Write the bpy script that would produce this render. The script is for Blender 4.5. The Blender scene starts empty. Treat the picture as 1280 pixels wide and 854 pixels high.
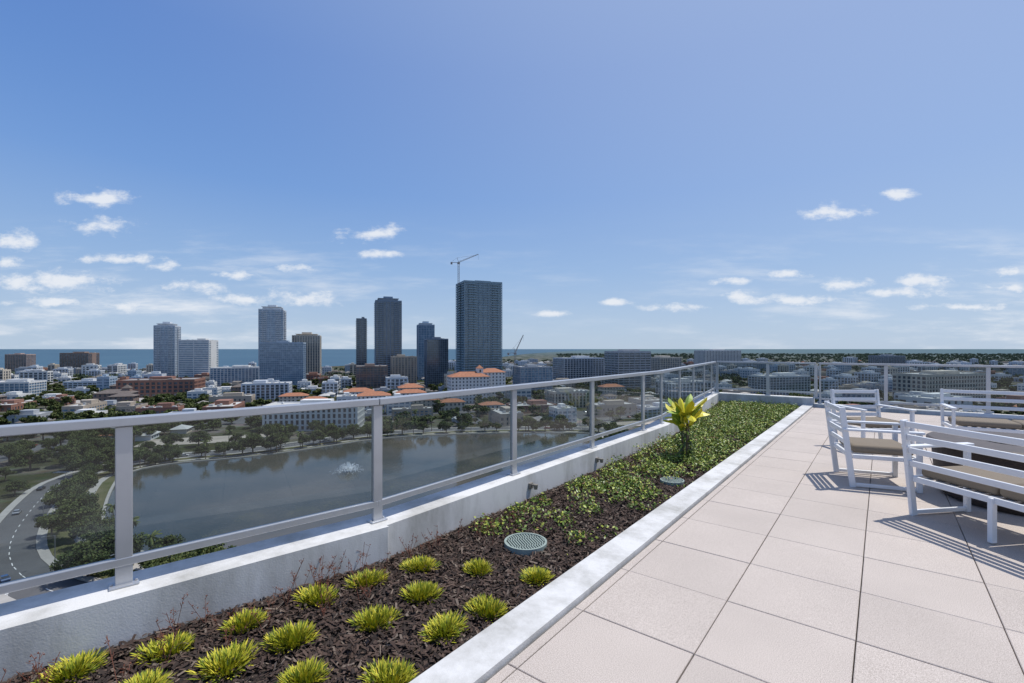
import bpy, math, random
import numpy as np
from mathutils import Vector, Matrix
random.seed(7); rng=np.random.default_rng(7)
R=math.radians
G=-60.0            # city ground level (terrace floor is z=0)
TR=R(-38.1)        # terrace axis rotation
CT,ST=math.cos(TR),math.sin(TR)
def T(x,y): return (x*CT-y*ST, x*ST+y*CT)
scene=bpy.context.scene
# ---------------------------------------------------------------- materials
def newmat(name):
    m=bpy.data.materials.new(name); m.use_nodes=True
    nt=m.node_tree; b=nt.nodes['Principled BSDF']; return m,nt,b
def mat(name,col,rough=.7,metal=0,spec=.5,var=0,scale=5,bump=0,bscale=40,col2=None,coord='Object',detail=5):
    m,nt,b=newmat(name)
    b.inputs['Base Color'].default_value=(*col,1); b.inputs['Roughness'].default_value=rough
    b.inputs['Metallic'].default_value=metal; b.inputs['Specular IOR Level'].default_value=spec
    tc=nt.nodes.new('ShaderNodeTexCoord')
    if var>0 or col2:
        n=nt.nodes.new('ShaderNodeTexNoise'); n.inputs['Scale'].default_value=scale; n.inputs['Detail'].default_value=detail
        n.inputs['Roughness'].default_value=.6
        nt.links.new(tc.outputs[coord],n.inputs['Vector'])
        r=nt.nodes.new('ShaderNodeValToRGB')
        c2=col2 if col2 else tuple(c*(1-var) for c in col)
        r.color_ramp.elements[0].position=.35; r.color_ramp.elements[1].position=.65
        r.color_ramp.elements[0].color=(*c2,1); r.color_ramp.elements[1].color=(*col,1)
        nt.links.new(n.outputs['Fac'],r.inputs['Fac']); nt.links.new(r.outputs['Color'],b.inputs['Base Color'])
    if bump>0:
        n2=nt.nodes.new('ShaderNodeTexNoise'); n2.inputs['Scale'].default_value=bscale; n2.inputs['Detail'].default_value=4
        nt.links.new(tc.outputs[coord],n2.inputs['Vector'])
        bp=nt.nodes.new('ShaderNodeBump'); bp.inputs['Strength'].default_value=bump; bp.inputs['Distance'].default_value=.01
        nt.links.new(n2.outputs['Fac'],bp.inputs['Height']); nt.links.new(bp.outputs['Normal'],b.inputs['Normal'])
    return m
def glassfacade(name,c1,c2,cell=(3,3,3.3),rough=.12):
    m,nt,b=newmat(name)
    tc=nt.nodes.new('ShaderNodeTexCoord'); s=nt.nodes.new('ShaderNodeVectorMath'); s.operation='SNAP'
    s.inputs[1].default_value=cell; nt.links.new(tc.outputs['Object'],s.inputs[0])
    w=nt.nodes.new('ShaderNodeTexWhiteNoise'); nt.links.new(s.outputs[0],w.inputs['Vector'])
    r=nt.nodes.new('ShaderNodeValToRGB'); r.color_ramp.elements[0].color=(*c1,1); r.color_ramp.elements[1].color=(*c2,1)
    e=r.color_ramp.elements.new(.55); e.color=(*[a*.75+bb*.25 for a,bb in zip(c1,c2)],1)
    nt.links.new(w.outputs['Value'],r.inputs['Fac']); nt.links.new(r.outputs['Color'],b.inputs['Base Color'])
    b.inputs['Roughness'].default_value=rough; b.inputs['IOR'].default_value=1.9; b.inputs['Specular IOR Level'].default_value=.6
    return m
# ---------------------------------------------------------------- mesh builder
class MB:
    def __init__(s): s.v=[];s.f=[];s.m=[]
    def add(s,vs,fs,mi=0):
        o=len(s.v); s.v+= [tuple(v) for v in vs]; s.f+=[tuple(i+o for i in f) for f in fs]; s.m+=[mi]*len(fs)
    def box(s,c,d,rot=0,mi=0):
        cx,cy,cz=c; hx,hy,hz=d[0]/2,d[1]/2,d[2]/2; co,si=math.cos(rot),math.sin(rot); vs=[]
        for z in(-hz,hz):
            for x,y in((-hx,-hy),(hx,-hy),(hx,hy),(-hx,hy)): vs.append((cx+x*co-y*si,cy+x*si+y*co,cz+z))
        s.add(vs,[(3,2,1,0),(4,5,6,7),(0,1,5,4),(1,2,6,5),(2,3,7,6),(3,0,4,7)],mi)
    def beam(s,p0,p1,w,h,mi=0,up=(0,0,1)):
        p0=Vector(p0);p1=Vector(p1);d=(p1-p0).normalized();u=Vector(up)
        if abs(d.dot(u))>.97:u=Vector((0,1,0))
        a=d.cross(u).normalized();b=a.cross(d).normalized();vs=[]
        for p in(p0,p1):
            for i,j in((-1,-1),(1,-1),(1,1),(-1,1)): vs.append(p+a*(i*w/2)+b*(j*h/2))
        s.add(vs,[(0,1,2,3),(7,6,5,4),(4,5,1,0),(5,6,2,1),(6,7,3,2),(7,4,0,3)],mi)
    def prism(s,poly,z0,z1,mi=0,mtop=None):
        n=len(poly); vs=[(x,y,z0) for x,y in poly]+[(x,y,z1) for x,y in poly]
        s.add(vs,[(i,(i+1)%n,n+(i+1)%n,n+i) for i in range(n)],mi)
        s.add(vs,[tuple(range(n,2*n)),tuple(reversed(range(n)))],mi if mtop is None else mtop)
    def cyl(s,c,r,h,n=24,mi=0,r2=None):
        r2=r if r2 is None else r2; cx,cy,cz=c
        vs=[(cx+r*math.cos(2*math.pi*i/n),cy+r*math.sin(2*math.pi*i/n),cz) for i in range(n)]+[(cx+r2*math.cos(2*math.pi*i/n),cy+r2*math.sin(2*math.pi*i/n),cz+h) for i in range(n)]
        s.add(vs,[(i,(i+1)%n,n+(i+1)%n,n+i) for i in range(n)]+[tuple(range(n,2*n)),tuple(reversed(range(n)))],mi)
    def mesh(s,name,mats):
        me=bpy.data.meshes.new(name); me.from_pydata(s.v,[],s.f)
        for m in mats: me.materials.append(m)
        me.polygons.foreach_set('material_index',s.m); me.update(); return me
    def obj(s,name,mats,loc=(0,0,0),rot=0,parent=None,bevel=0):
        return place(s.mesh(name,mats),name,loc,rot,parent,bevel)
def place(me,name,loc=(0,0,0),rot=0,parent=None,bevel=0,scale=1):
    o=bpy.data.objects.new(name,me); scene.collection.objects.link(o); o.location=loc; o.rotation_euler=(0,0,rot)
    o.scale=(scale,)*3 if not isinstance(scale,tuple) else scale
    if parent: o.parent=parent
    if bevel>0:
        b=o.modifiers.new('bevel','BEVEL'); b.width=bevel; b.segments=2; b.limit_method='ANGLE'
    return o
def quadmesh(name,V,mi,mats):
    N=len(V); me=bpy.data.meshes.new(name); me.vertices.add(N*4); me.vertices.foreach_set('co',V.reshape(-1).astype(np.float32))
    me.loops.add(N*4); me.loops.foreach_set('vertex_index',np.arange(N*4,dtype=np.int32))
    me.polygons.add(N); me.polygons.foreach_set('loop_start',np.arange(0,N*4,4,dtype=np.int32))
    try: me.polygons.foreach_set('loop_total',np.full(N,4,dtype=np.int32))
    except Exception: pass
    for m in mats: me.materials.append(m)
    me.polygons.foreach_set('material_index',np.asarray(mi,dtype=np.int32)); me.update(calc_edges=True); me.validate(); return me
def leaves(C,size,asp=.6,upbias=0.0):
    n=len(C); a=rng.normal(size=(n,3)); 
    nrm=rng.normal(size=(n,3)); nrm[:,2]+=upbias; nrm/=np.linalg.norm(nrm,axis=1)[:,None]
    u=np.cross(nrm,a); u/=np.linalg.norm(u,axis=1)[:,None]; v=np.cross(nrm,u)
    s=(size*rng.uniform(.6,1.3,n))[:,None] if np.ndim(size)==0 else size[:,None]
    return np.stack([C-u*s,C-v*s*asp,C+u*s,C+v*s*asp],axis=1)

# ---------------------------------------------------------------- base materials
stucco,nt,b=newmat('white_stucco')
tc=nt.nodes.new('ShaderNodeTexCoord'); n=nt.nodes.new('ShaderNodeTexNoise'); n.inputs['Scale'].default_value=2.2; n.inputs['Detail'].default_value=8; n.inputs['Roughness'].default_value=.7
mp=nt.nodes.new('ShaderNodeMapping'); mp.inputs['Scale'].default_value=(1,1,.35); nt.links.new(tc.outputs['Object'],mp.inputs[0]); nt.links.new(mp.outputs[0],n.inputs['Vector'])
r=nt.nodes.new('ShaderNodeValToRGB'); r.color_ramp.elements[0].position=.33; r.color_ramp.elements[0].color=(.38,.37,.34,1); r.color_ramp.elements[1].position=.58; r.color_ramp.elements[1].color=(.64,.63,.61,1)
nt.links.new(n.outputs['Fac'],r.inputs['Fac']); nt.links.new(r.outputs['Color'],b.inputs['Base Color']); b.inputs['Roughness'].default_value=.85
n2=nt.nodes.new('ShaderNodeTexNoise'); n2.inputs['Scale'].default_value=110; nt.links.new(tc.outputs['Object'],n2.inputs['Vector']); bp=nt.nodes.new('ShaderNodeBump'); bp.inputs['Strength'].default_value=.35; bp.inputs['Distance'].default_value=.003
nt.links.new(n2.outputs['Fac'],bp.inputs['Height']); nt.links.new(bp.outputs['Normal'],b.inputs['Normal'])

pav,nt,b=newmat('concrete_paver')
tc=nt.nodes.new('ShaderNodeTexCoord'); n=nt.nodes.new('ShaderNodeTexNoise'); n.inputs['Scale'].default_value=230; n.inputs['Detail'].default_value=2
nt.links.new(tc.outputs['Object'],n.inputs['Vector'])
r=nt.nodes.new('ShaderNodeValToRGB'); r.color_ramp.elements[0].position=.34; r.color_ramp.elements[0].color=(.34,.285,.24,1); r.color_ramp.elements[1].position=.62; r.color_ramp.elements[1].color=(.60,.525,.465,1)
nt.links.new(n.outputs['Fac'],r.inputs['Fac'])
n3=nt.nodes.new('ShaderNodeTexNoise'); n3.inputs['Scale'].default_value=1.6; n3.inputs['Detail'].default_value=7; nt.links.new(tc.outputs['Object'],n3.inputs['Vector'])
ge=nt.nodes.new('ShaderNodeNewGeometry'); ad=nt.nodes.new('ShaderNodeMath'); ad.operation='MULTIPLY_ADD'; ad.inputs[1].default_value=.35; nt.links.new(ge.outputs['Random Per Island'],ad.inputs[0]); nt.links.new(n3.outputs['Fac'],ad.inputs[2])
mr=nt.nodes.new('ShaderNodeMapRange'); mr.inputs[1].default_value=.3; mr.inputs[2].default_value=1.0; mr.inputs[3].default_value=.88; mr.inputs[4].default_value=1.06; nt.links.new(ad.outputs[0],mr.inputs[0])
mx=nt.nodes.new('ShaderNodeVectorMath'); mx.operation='SCALE'; nt.links.new(r.outputs['Color'],mx.inputs[0]); nt.links.new(mr.outputs[0],mx.inputs['Scale']); nt.links.new(mx.outputs[0],b.inputs['Base Color']); b.inputs['Roughness'].default_value=.8

alu=mat('aluminium',(.50,.51,.53),rough=.38,metal=.55,var=.12,scale=3)
whitealu=mat('white_powder_coat',(.78,.78,.78),rough=.4,var=.05,scale=6)
cushion=mat('cushion_fabric',(.22,.18,.135),rough=.95,var=.12,scale=300,bump=.3,bscale=400)
darkslab=mat('slab_dark',(.07,.06,.05),rough=.9)
gl,nt,b=newmat('railing_glass'); nt.nodes.remove(b)
tr=nt.nodes.new('ShaderNodeBsdfTransparent'); tr.inputs[0].default_value=(.64,.71,.715,1); gs=nt.nodes.new('ShaderNodeBsdfGlossy'); gs.inputs['Roughness'].default_value=.012
fr=nt.nodes.new('ShaderNodeFresnel'); fr.inputs[0].default_value=1.5; ms=nt.nodes.new('ShaderNodeMixShader')
df=nt.nodes.new('ShaderNodeBsdfDiffuse'); df.inputs[0].default_value=(.6,.6,.57,1); m2=nt.nodes.new('ShaderNodeMixShader')
tc=nt.nodes.new('ShaderNodeTexCoord'); sn=nt.nodes.new('ShaderNodeTexNoise'); sn.inputs['Scale'].default_value=3.5; sn.inputs['Detail'].default_value=8; sn.inputs['Roughness'].default_value=.7; nt.links.new(tc.outputs['Object'],sn.inputs['Vector'])
sr=nt.nodes.new('ShaderNodeMapRange'); sr.inputs[1].default_value=.4; sr.inputs[2].default_value=.75; sr.inputs[3].default_value=.015; sr.inputs[4].default_value=.085; nt.links.new(sn.outputs['Fac'],sr.inputs[0])
nt.links.new(sr.outputs[0],m2.inputs[0]); nt.links.new(tr.outputs[0],m2.inputs[1]); nt.links.new(df.outputs[0],m2.inputs[2])
nt.links.new(fr.outputs[0],ms.inputs[0]); nt.links.new(m2.outputs[0],ms.inputs[1]); nt.links.new(gs.outputs[0],ms.inputs[2]); nt.links.new(ms.outputs[0],nt.nodes['Material Output'].inputs[0])

# ---------------------------------------------------------------- TERRACE
Hc=1.48
WT=.20
def offs(p0,p1,o):
    d=Vector((p1[0]-p0[0],p1[1]-p0[1])).normalized(); nr=Vector((d.y,-d.x)); return (p0[0]+nr.x*o,p0[1]+nr.y*o),(p1[0]+nr.x*o,p1[1]+nr.y*o)
mb=MB()
def isect(p,d,q,e):
    den=d[0]*e[1]-d[1]*e[0]; t=((q[0]-p[0])*e[1]-(q[1]-p[1])*e[0])/den; return (p[0]+d[0]*t,p[1]+d[1]*t)
def offline(pts,o):
    out=[]
    L=[offs(pts[i],pts[i+1],o) for i in range(len(pts)-1)]
    out.append(L[0][0])
    for i in range(len(L)-1):
        a,b_=L[i];c,d=L[i+1]; out.append(isect(a,(b_[0]-a[0],b_[1]-a[1]),c,(d[0]-c[0],d[1]-c[1])))
    out.append(L[-1][1]); return out
base=[(-5.68,-12),(-2.96,2.146),(-2.96,7.8),(-3.85,14.5)]
inn=offline(base,.135); out=offline(base,-.16)
for i in range(3):
    a,b_,c,d=inn[i],inn[i+1],out[i+1],out[i]
    if i==0: a=(a[0]+.03,a[1]); b_=(b_[0]+.03,b_[1]-.004)
    mb.prism([a,b_,c,d],-1.2,WT,0)
mb.prism([(-4.0,14.37),(-1.40,14.37),(-1.40,14.75),(-4.1,14.75)],-1.2,WT-.003,0)
mb.prism([(-1.397,14.42),(10,14.42),(10,14.75),(-1.397,14.75)],-1.2,.05,0)
mb.obj('parapet_wall',[stucco],rot=TR,bevel=.008)
mb=MB(); mb.prism([(-1.622,-8),(-1.40,-8),(-1.40,14.36),(-1.622,14.36)],-.6,.026,0)
mb.obj('planter_curb',[stucco],rot=TR,bevel=.012)
# pavers
mb=MB(); p=.613; gap=.0055
xs=[-.105+p*k for k in range(-2,16)]; ys=[2.96+p*k for k in range(-18,19)]
xe=[-1.388]+xs
for i in range(len(xe)-1):
    for j in range(len(ys)-1):
        x0,x1=xe[i]+gap/2,xe[i+1]-gap/2; y0,y1=ys[j]+gap/2,ys[j+1]-gap/2
        if y0>14.40: continue
        y1=min(y1,14.40); dz=random.uniform(-.0012,.0012); c=.003; z=dz
        jx,jy=random.uniform(-.001,.001),random.uniform(-.001,.001); x0+=jx;x1+=jx;y0+=jy;y1+=jy
        vs=[(x0,y0,-.04),(x1,y0,-.04),(x1,y1,-.04),(x0,y1,-.04),(x0,y0,z-c),(x1,y0,z-c),(x1,y1,z-c),(x0,y1,z-c),(x0+c,y0+c,z),(x1-c,y0+c,z),(x1-c,y1-c,z),(x0+c,y1-c,z)]
        mb.add(vs,[(0,1,5,4),(1,2,6,5),(2,3,7,6),(3,0,4,7),(4,5,9,8),(5,6,10,9),(6,7,11,10),(7,4,8,11),(8,9,10,11)],0)
mb.obj('terrace_pavers',[pav],rot=TR)
mb=MB(); mb.prism([(-1.39,-12),(10,-12),(10,14.41),(-1.39,14.41)],-.6,-.041); mb.obj('terrace_slab',[darkslab],rot=TR)
mb=MB(); o2=offline(base,-.15)
mb.prism([o2[0]]+o2[1:3]+[(-4.0,14.7),(9.9,14.7),(9.9,-12.2),(-5.8,-12.2)],G,-1.0,0)
mb.obj('apartment_tower',[stucco],rot=TR)

# railings
def railing(name,pts,posts,zb,zt):
    fr_=MB(); 
    for i in range(len(pts)-1):
        a,b_=pts[i],pts[i+1]
        fr_.beam((*a,zt-.024),(*b_,zt-.024),.08,.048)
        fr_.beam((*a,zb+.13),(*b_,zb+.13),.04,.045)
    for (x,y,an) in posts:
        fr_.box((x,y,(zb+zt-.05)/2),(.035,.075,zt-.05-zb),an)
        fr_.box((x,y,zb+.006),(.09,.13,.012),an)
        for s in(-1,1): fr_.box((x+math.sin(an)*-s*.052,y+math.cos(an)*s*.052,zb+.017),(.018,.016,.01),an)
    o=fr_.obj(name,[alu],rot=TR,bevel=.005)
    g=MB()
    for i in range(len(pts)-1):
        a,b_=pts[i],pts[i+1]
        g.add([(*a,zb+.15),(*b_,zb+.15),(*b_,zt-.048),(*a,zt-.048)],[(0,1,2,3)])
    g.obj('glass_panel',[gl],parent=o)
    return o
anA=math.atan2(14.15,2.72)-math.pi/2
posts=[(-2.96-.1886*1.456*k,2.146-.982*1.456*k,anA) for k in range(1,9)]
posts+=[(-2.96,2.146,anA/2)]+[(-2.96,2.146+1.655*k,0) for k in (1,2,3)]
anC=math.atan2(6.7,-.89)-math.pi/2
posts+=[(-2.96-.89*t,7.8+6.7*t,anC) for t in (.02,.25,.48,.71,.90)]
railing('glass_railing',[(-5.68,-12),(-2.96,2.146),(-2.96,7.8),(-3.85,14.5)],posts,WT,1.11)
px=[-3.80,-2.48,-1.36,.07,1.83,3.4,5.0,6.6,8.2,9.9]
railing('glass_railing',[(-3.8,14.56),(-1.36,14.56)],[(x,14.56,math.pi/2) for x in px[:3]],WT,1.12)
railing('glass_railing',[(-1.30,14.60),(9.9,14.60)],[(x,14.60,math.pi/2) for x in px[3:]]+[(-1.27,14.6,0)],.05,1.12)

# planter soil + mulch
def innx(y):
    if y<2.146: return -2.96+.1923*(y-2.146)+.17
    if y<7.8: return -2.80
    return -2.80-.133*(y-7.8)
soil=mat('planter_soil',(.030,.020,.014),rough=.95,var=.6,scale=30,bump=1,bscale=90)
mb=MB(); nx,ny=18,150; vs=[];fs=[]
for j in range(ny+1):
    y=-6+20.4*j/ny; lo=innx(y)-.06
    for i in range(nx+1):
        x=lo+(-1.60-lo)*i/nx; vs.append((x,y,-.045+random.uniform(-.012,.012)))
for j in range(ny):
    for i in range(nx):
        a=j*(nx+1)+i; fs.append((a,a+1,a+nx+2,a+nx+1))
mb.add(vs,fs); mb.obj('planter_soil',[soil],rot=TR)
chips=[mat('mulch_%d'%i,c,rough=.9) for i,c in enumerate([(.060,.036,.026),(.030,.019,.014),(.095,.060,.044),(.17,.13,.10)])]
N=60000; yy=rng.uniform(0,1,N)**1.6*12.5-.6; lo=np.array([innx(y) for y in yy]); xx=lo+rng.uniform(0,1,N)*(-1.63-lo)
C=np.stack([xx,yy,-.035+rng.uniform(-.01,.014,N)],1); ang=rng.uniform(0,6.28,N)
til=rng.normal(0,.35,N); L=rng.uniform(.008,.034,N); W=rng.uniform(.003,.009,N)
u=np.stack([np.cos(ang)*np.cos(til),np.sin(ang)*np.cos(til),np.sin(til)],1)*L[:,None]
til2=rng.normal(0,.4,N); v=np.stack([-np.sin(ang)*np.cos(til2),np.cos(ang)*np.cos(til2),np.sin(til2)],1)*W[:,None]
V=np.stack([C-u-v,C+u-v*.6,C+u*.9+v,C-u+v*.8],1)
place(quadmesh('bark_mulch',V,rng.choice(4,N,p=[.42,.3,.2,.08]),chips),'bark_mulch',rot=TR)

# sedum tufts
sed=[mat('sedum_a',(.40,.40,.03),rough=.6,spec=.3),mat('sedum_b',(.20,.26,.02),rough=.6,spec=.3),mat('sedum_c',(.58,.50,.05),rough=.6,spec=.3),mat('sedum_d',(.07,.11,.02),rough=.6)]
def strip(mb,base,az,el,L,w,droop,n=4,mi=0,fold=.0):
    p=Vector(base); vs=[]; 
    side=Vector((-math.sin(az),math.cos(az),0)); 
    for i in range(n+1):
        t=i/n; ww=w*math.sin(math.pi*min(1,.18+.82*(1-t) if t>.5 else .35+t*.9))**.8 if i<n else w*.06
        d=Vector((math.cos(az)*math.cos(el),math.sin(az)*math.cos(el),math.sin(el)))
        up=side.cross(d)*(-fold*ww)
        vs+=[p-side*ww/2+up*-1,p.copy(),p+side*ww/2+up*-1]
        p=p+d*(L/n); el-=droop/n
    fs=[]
    for i in range(n):
        a=i*3; fs+=[(a,a+1,a+4,a+3),(a+1,a+2,a+5,a+4)]
    mb.add(vs,fs,mi)
seds=[]
for k in range(6):
    mb=MB(); sub=[(random.gauss(0,.022),random.gauss(0,.022),random.uniform(.75,1)) for _ in range(5)]
    for i in range(760):
        sx,sy,ss=random.choice(sub); a=random.uniform(0,6.28); q=math.sqrt(random.random()); r0=q*.055; el=R(88)-q*R(56)+random.gauss(0,.16)
        L=random.uniform(.048,.092)*ss*(1-.12*q); mi=random.choices([0,1,2,3],[.44,.22,.24,.10])[0]
        strip(mb,(sx+math.cos(a)*r0,sy+math.sin(a)*r0,-.01),a+random.gauss(0,.5),el,L,.0066,random.uniform(-.2,.5),3,mi)
    seds.append(mb.mesh('sedum_plant',sed))
spos=[(-2.05,2.18),(-1.727,2.37),(-1.47,2.575),(-1.357,2.25),(-1.151,2.434),(-1.176,2.856),(-.916,3.07),(-.759,2.605),(-.959,2.152),(-.639,3.276),(-.544,2.893),(-.241,3.228),(-.373,2.503),(-.138,2.716),(.164,3.115),(-.554,2.152),(-1.64,2.09)]
for i,(x,y) in enumerate(spos):
    place(seds[i%6],'sedum_plant',(x,y,-.03),random.uniform(0,6),scale=(random.uniform(.9,1.2),random.uniform(.9,1.2),random.uniform(.85,1.15)))
# groundcover
gc=[mat('jasmine_leaf_a',(.17,.25,.035),rough=.45),mat('jasmine_leaf_b',(.08,.135,.02),rough=.45),mat('jasmine_leaf_c',(.36,.40,.055),rough=.5),mat('jasmine_leaf_d',(.22,.11,.04),rough=.6)]
Cs=[];cl=[]
for k in range(760):
    y=2.75+11.5*random.random()**.72
    lo=innx(y)+.08; x=random.uniform(lo,-1.74)
    t=(y-2.7)/7
    if y<4.2 and x>-2.1 and random.random()<.7: continue
    if random.random()>.36+t*.42: continue
    if math.hypot(x+2.11,y-2.87)<.32 or math.hypot(x+1.83,y-5.21)<.25: continue
    cl.append((x,y,random.choice([random.uniform(.05,.11),random.uniform(.1,.2)])))
for (x,y,r_) in cl:
    n=int(40+r_*380*(1.0 if y<9 else .7)); a=rng.uniform(0,6.28,n); q=np.sqrt(rng.uniform(0,1,n))*r_
    hk=random.uniform(.25,.75)
    z=(.02+hk*r_*(1-(q/r_)**2))*rng.uniform(.2,1.4,n)
    Cs.append(np.stack([x+np.cos(a)*q*1.15,y+np.sin(a)*q,-.03+z],1))
C=np.concatenate(Cs)
n=9000; yy=2.9+11.2*rng.uniform(0,1,n)**.8; lo=np.array([innx(y) for y in yy]); C2=np.stack([lo+.05+rng.uniform(0,1,n)*(-1.7-lo),yy,-.02+rng.uniform(0,.03,n)],1)
nz=np.sin(C2[:,0]*7+np.sin(C2[:,1]*3)*2)*np.sin(C2[:,1]*4.3+C2[:,0]*2); C2=C2[nz>-.1+.5*(C2[:,1]<4.5)]
C=np.concatenate([C,C2]); C=C[(C[:,0]<-1.65)]; M=rng.choice(4,len(C),p=[.40,.24,.29,.07])
V=leaves(C,.0165,.55,1.2); place(quadmesh('groundcover_plants',V,M,gc),'groundcover_plants',rot=TR)
# dry weed stems along the wall
wd=mat('weed_stem',(.20,.07,.04),rough=.8); mb=MB()
for k in range(46):
    y=random.uniform(.0,3.2); x=innx(y)+random.uniform(.05,.45); p0=Vector((x,y,-.04)); 
    for s_ in range(random.randint(2,4)):
        d=Vector((random.gauss(0,.35),random.gauss(0,.35),1)).normalized(); L=random.uniform(.08,.24); p1=p0+d*L
        mb.beam(p0,p1,.0018,.0018)
        for q in range(3):
            e=p0+d*L*random.uniform(.5,1); mb.beam(e,e+Vector((random.gauss(0,1),random.gauss(0,1),1)).normalized()*.03,.0015,.0015)
            mb.box(e+Vector((random.gauss(0,.008),random.gauss(0,.008),.012)),(.005,.005,.005))
mb.obj('dried_weed_stems',[wd],rot=TR)
# ti plant
ty=[mat('ti_leaf_yellow',(.66,.58,.04),rough=.4),mat('ti_leaf_green',(.28,.38,.04),rough=.4),mat('ti_stem',(.16,.12,.07),rough=.8),mat('ti_dark',(.06,.09,.02),rough=.6)]
mb=MB()
for k in range(3):
    a=k*2.1; mb.beam((.03*math.cos(a),.03*math.sin(a),-.03),(.06*math.cos(a),.06*math.sin(a),.46+.06*k),.02,.02,2)
for k in range(36):
    a=random.uniform(0,6.28); z=.36+.26*random.random(); el=R(random.uniform(25,86)); L=random.uniform(.24,.38)
    strip(mb,(.04*math.cos(a),.04*math.sin(a),z),a,el,L,random.uniform(.08,.12),random.uniform(.2,1.6),7,random.choices([0,1],[.72,.28])[0],fold=.3)
for k in range(60):
    a=random.uniform(0,6.28); strip(mb,(.04*math.cos(a),.04*math.sin(a),.02+.36*random.random()),a,R(random.uniform(-10,60)),random.uniform(.10,.18),.028,1.6,5,random.choice([3,3,1]),fold=.2)
mb.obj('ti_plant',ty,(2.41,6.55,-.03),rot=.5)
# drains
dg=mat('drain_green',(.30,.36,.32),rough=.6,var=.2,scale=30); dk=mat('drain_void',(.01,.01,.01))
for nm,(x,y),r_ in(('drain_grate',(.105,3.637),.165),('drain_grate',(1.81,5.335),.13)):
    mb=MB(); mb.cyl((0,0,-.03),r_*.93,.012,40,1)
    n=40
    for i in range(n):
        a0,a1=2*math.pi*i/n,2*math.pi*(i+1)/n; vs=[]
        for z in(-.04,.012):
            for rr,a in((r_*.9,a0),(r_,a0),(r_,a1),(r_*.9,a1)): vs.append((rr*math.cos(a),rr*math.sin(a),z))
        mb.add(vs,[(4,5,6,7),(1,2,6,5),(3,0,4,7)],0)
    for i in range(-7,8):
        xx_=i*r_*.122; hl=math.sqrt(max(0,(r_*.9)**2-xx_**2)); mb.box((xx_,0,.0),(r_*.055,2*hl,.014),0,0)
    for i in(-.33,.33): mb.box((0,i*r_*1.3,.001),(r_*1.55,r_*.09,.012),0,0)
    mb.obj(nm,[dg,dk],(x,y,-.012),rot=.35)
# wall lights
fx=mat('fixture_bronze',(.25,.23,.2),rough=.5,metal=.4)
for y in(3.9,5.32):
    mb=MB(); mb.box((.010,0,0),(.02,.06,.06)); mb.box((.04,0,.012),(.05,.022,.018)); mb.cyl((.07,0,-.025),.018,.05,16,0,.024)
    mb.obj('wall_light',[fx],(*T(-2.824,y),.085),rot=TR,bevel=.003)

# ---------------------------------------------------------------- furniture
def outdoor_chair(name,loc,rot,W):
    m=MB(); h=W/2
    for s in(-1,1):
        x=s*h
        m.beam((x,-.27,0),(x,-.37,.85),.035,.055,0,(0,1,0))
        m.beam((x,.30,0),(x,.30,.60),.035,.05,0,(0,1,0))
        m.box((x,-.01,.6125),(.065,.70,.025))
        m.box((x,.015,.03),(.033,.52,.035)); m.box((x,-.0,.33),(.033,.55,.045))
    m.box((0,.285,.33),(W-.036,.03,.05)); m.box((0,-.29,.33),(W-.036,.03,.05))
    for z in(.47,.585,.70,.815):
        y=-.27-.1*z/.85; m.beam((-h+.018,y,z),(h-.018,y,z),.022,.052,0,(0,-.117,1))
    for i in range(int((W-.1)/.1)):
        m.box((-h+.1+i*.1,0,.345),(.05,.54,.012))
    if W>1: m.box((0,-.3,.18),(.035,.05,.34)); m.box((0,.28,.165),(.035,.04,.30))
    o=m.obj(name,[whitealu],loc,rot,bevel=.006)
    nseg=1 if W<1 else 2
    for k in range(nseg):
        w=(W-.08)/nseg; c=MB(); cx=-h+.04+w*(k+.5); c.box((cx,.01,.400),(w-.01,.54,.085)); co=c.obj('seat_cushion',[cushion],parent=o); 
        bv=co.modifiers.new('b','BEVEL'); bv.width=.035; bv.segments=4
        for pl in co.data.polygons: pl.use_smooth=True
    return o
def face_angle(nx_,ny_): return math.atan2(ny_,nx_)-math.pi/2+TR
outdoor_chair('outdoor_armchair',(*T(-.08,6.62),0),face_angle(.96,.28),.66)
outdoor_chair('outdoor_armchair',(*T(-.12,8.75),0),face_angle(.6,-.8),.68)
outdoor_chair('outdoor_loveseat',(*T(.86,5.28),0),face_angle(.68,.73),1.25)
outdoor_chair('outdoor_loveseat',(*T(1.5,9.75),0),face_angle(.12,-.99),1.45)
# fire pit table
wk,nt,b=newmat('brown_wicker'); b.inputs['Base Color'].default_value=(.07,.048,.036,1); b.inputs['Roughness'].default_value=.6
tc=nt.nodes.new('ShaderNodeTexCoord'); wv=nt.nodes.new('ShaderNodeTexWave'); wv.bands_direction='Z'; wv.inputs['Scale'].default_value=22; wv.inputs['Distortion'].default_value=1.5; nt.links.new(tc.outputs['Object'],wv.inputs['Vector'])
bp=nt.nodes.new('ShaderNodeBump'); bp.inputs['Strength'].default_value=.9; bp.inputs['Distance'].default_value=.01; nt.links.new(wv.outputs['Fac'],bp.inputs['Height']); nt.links.new(bp.outputs['Normal'],b.inputs['Normal'])
stn=mat('fire_table_stone',(.10,.075,.06),rough=.5,var=.3,scale=12); rock=mat('lava_rock',(.03,.03,.03),rough=.9)
mb=MB(); n=56
prof=[(.60,0),(.66,.06),(.69,.3),(.71,.56)]
for i in range(len(prof)-1):
    mb.cyl((0,0,prof[i][1]),prof[i][0],prof[i+1][1]-prof[i][1],n,0,prof[i+1][0])
ring=[(.73,.562),(.75,.575),(.75,.605),(.73,.62),(.30,.62),(.28,.61),(.28,.565)]
vs=[];fs=[]
for (r_,z) in ring:
    vs+=[(r_*math.cos(2*math.pi*i/n),r_*math.sin(2*math.pi*i/n),z) for i in range(n)]
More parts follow.
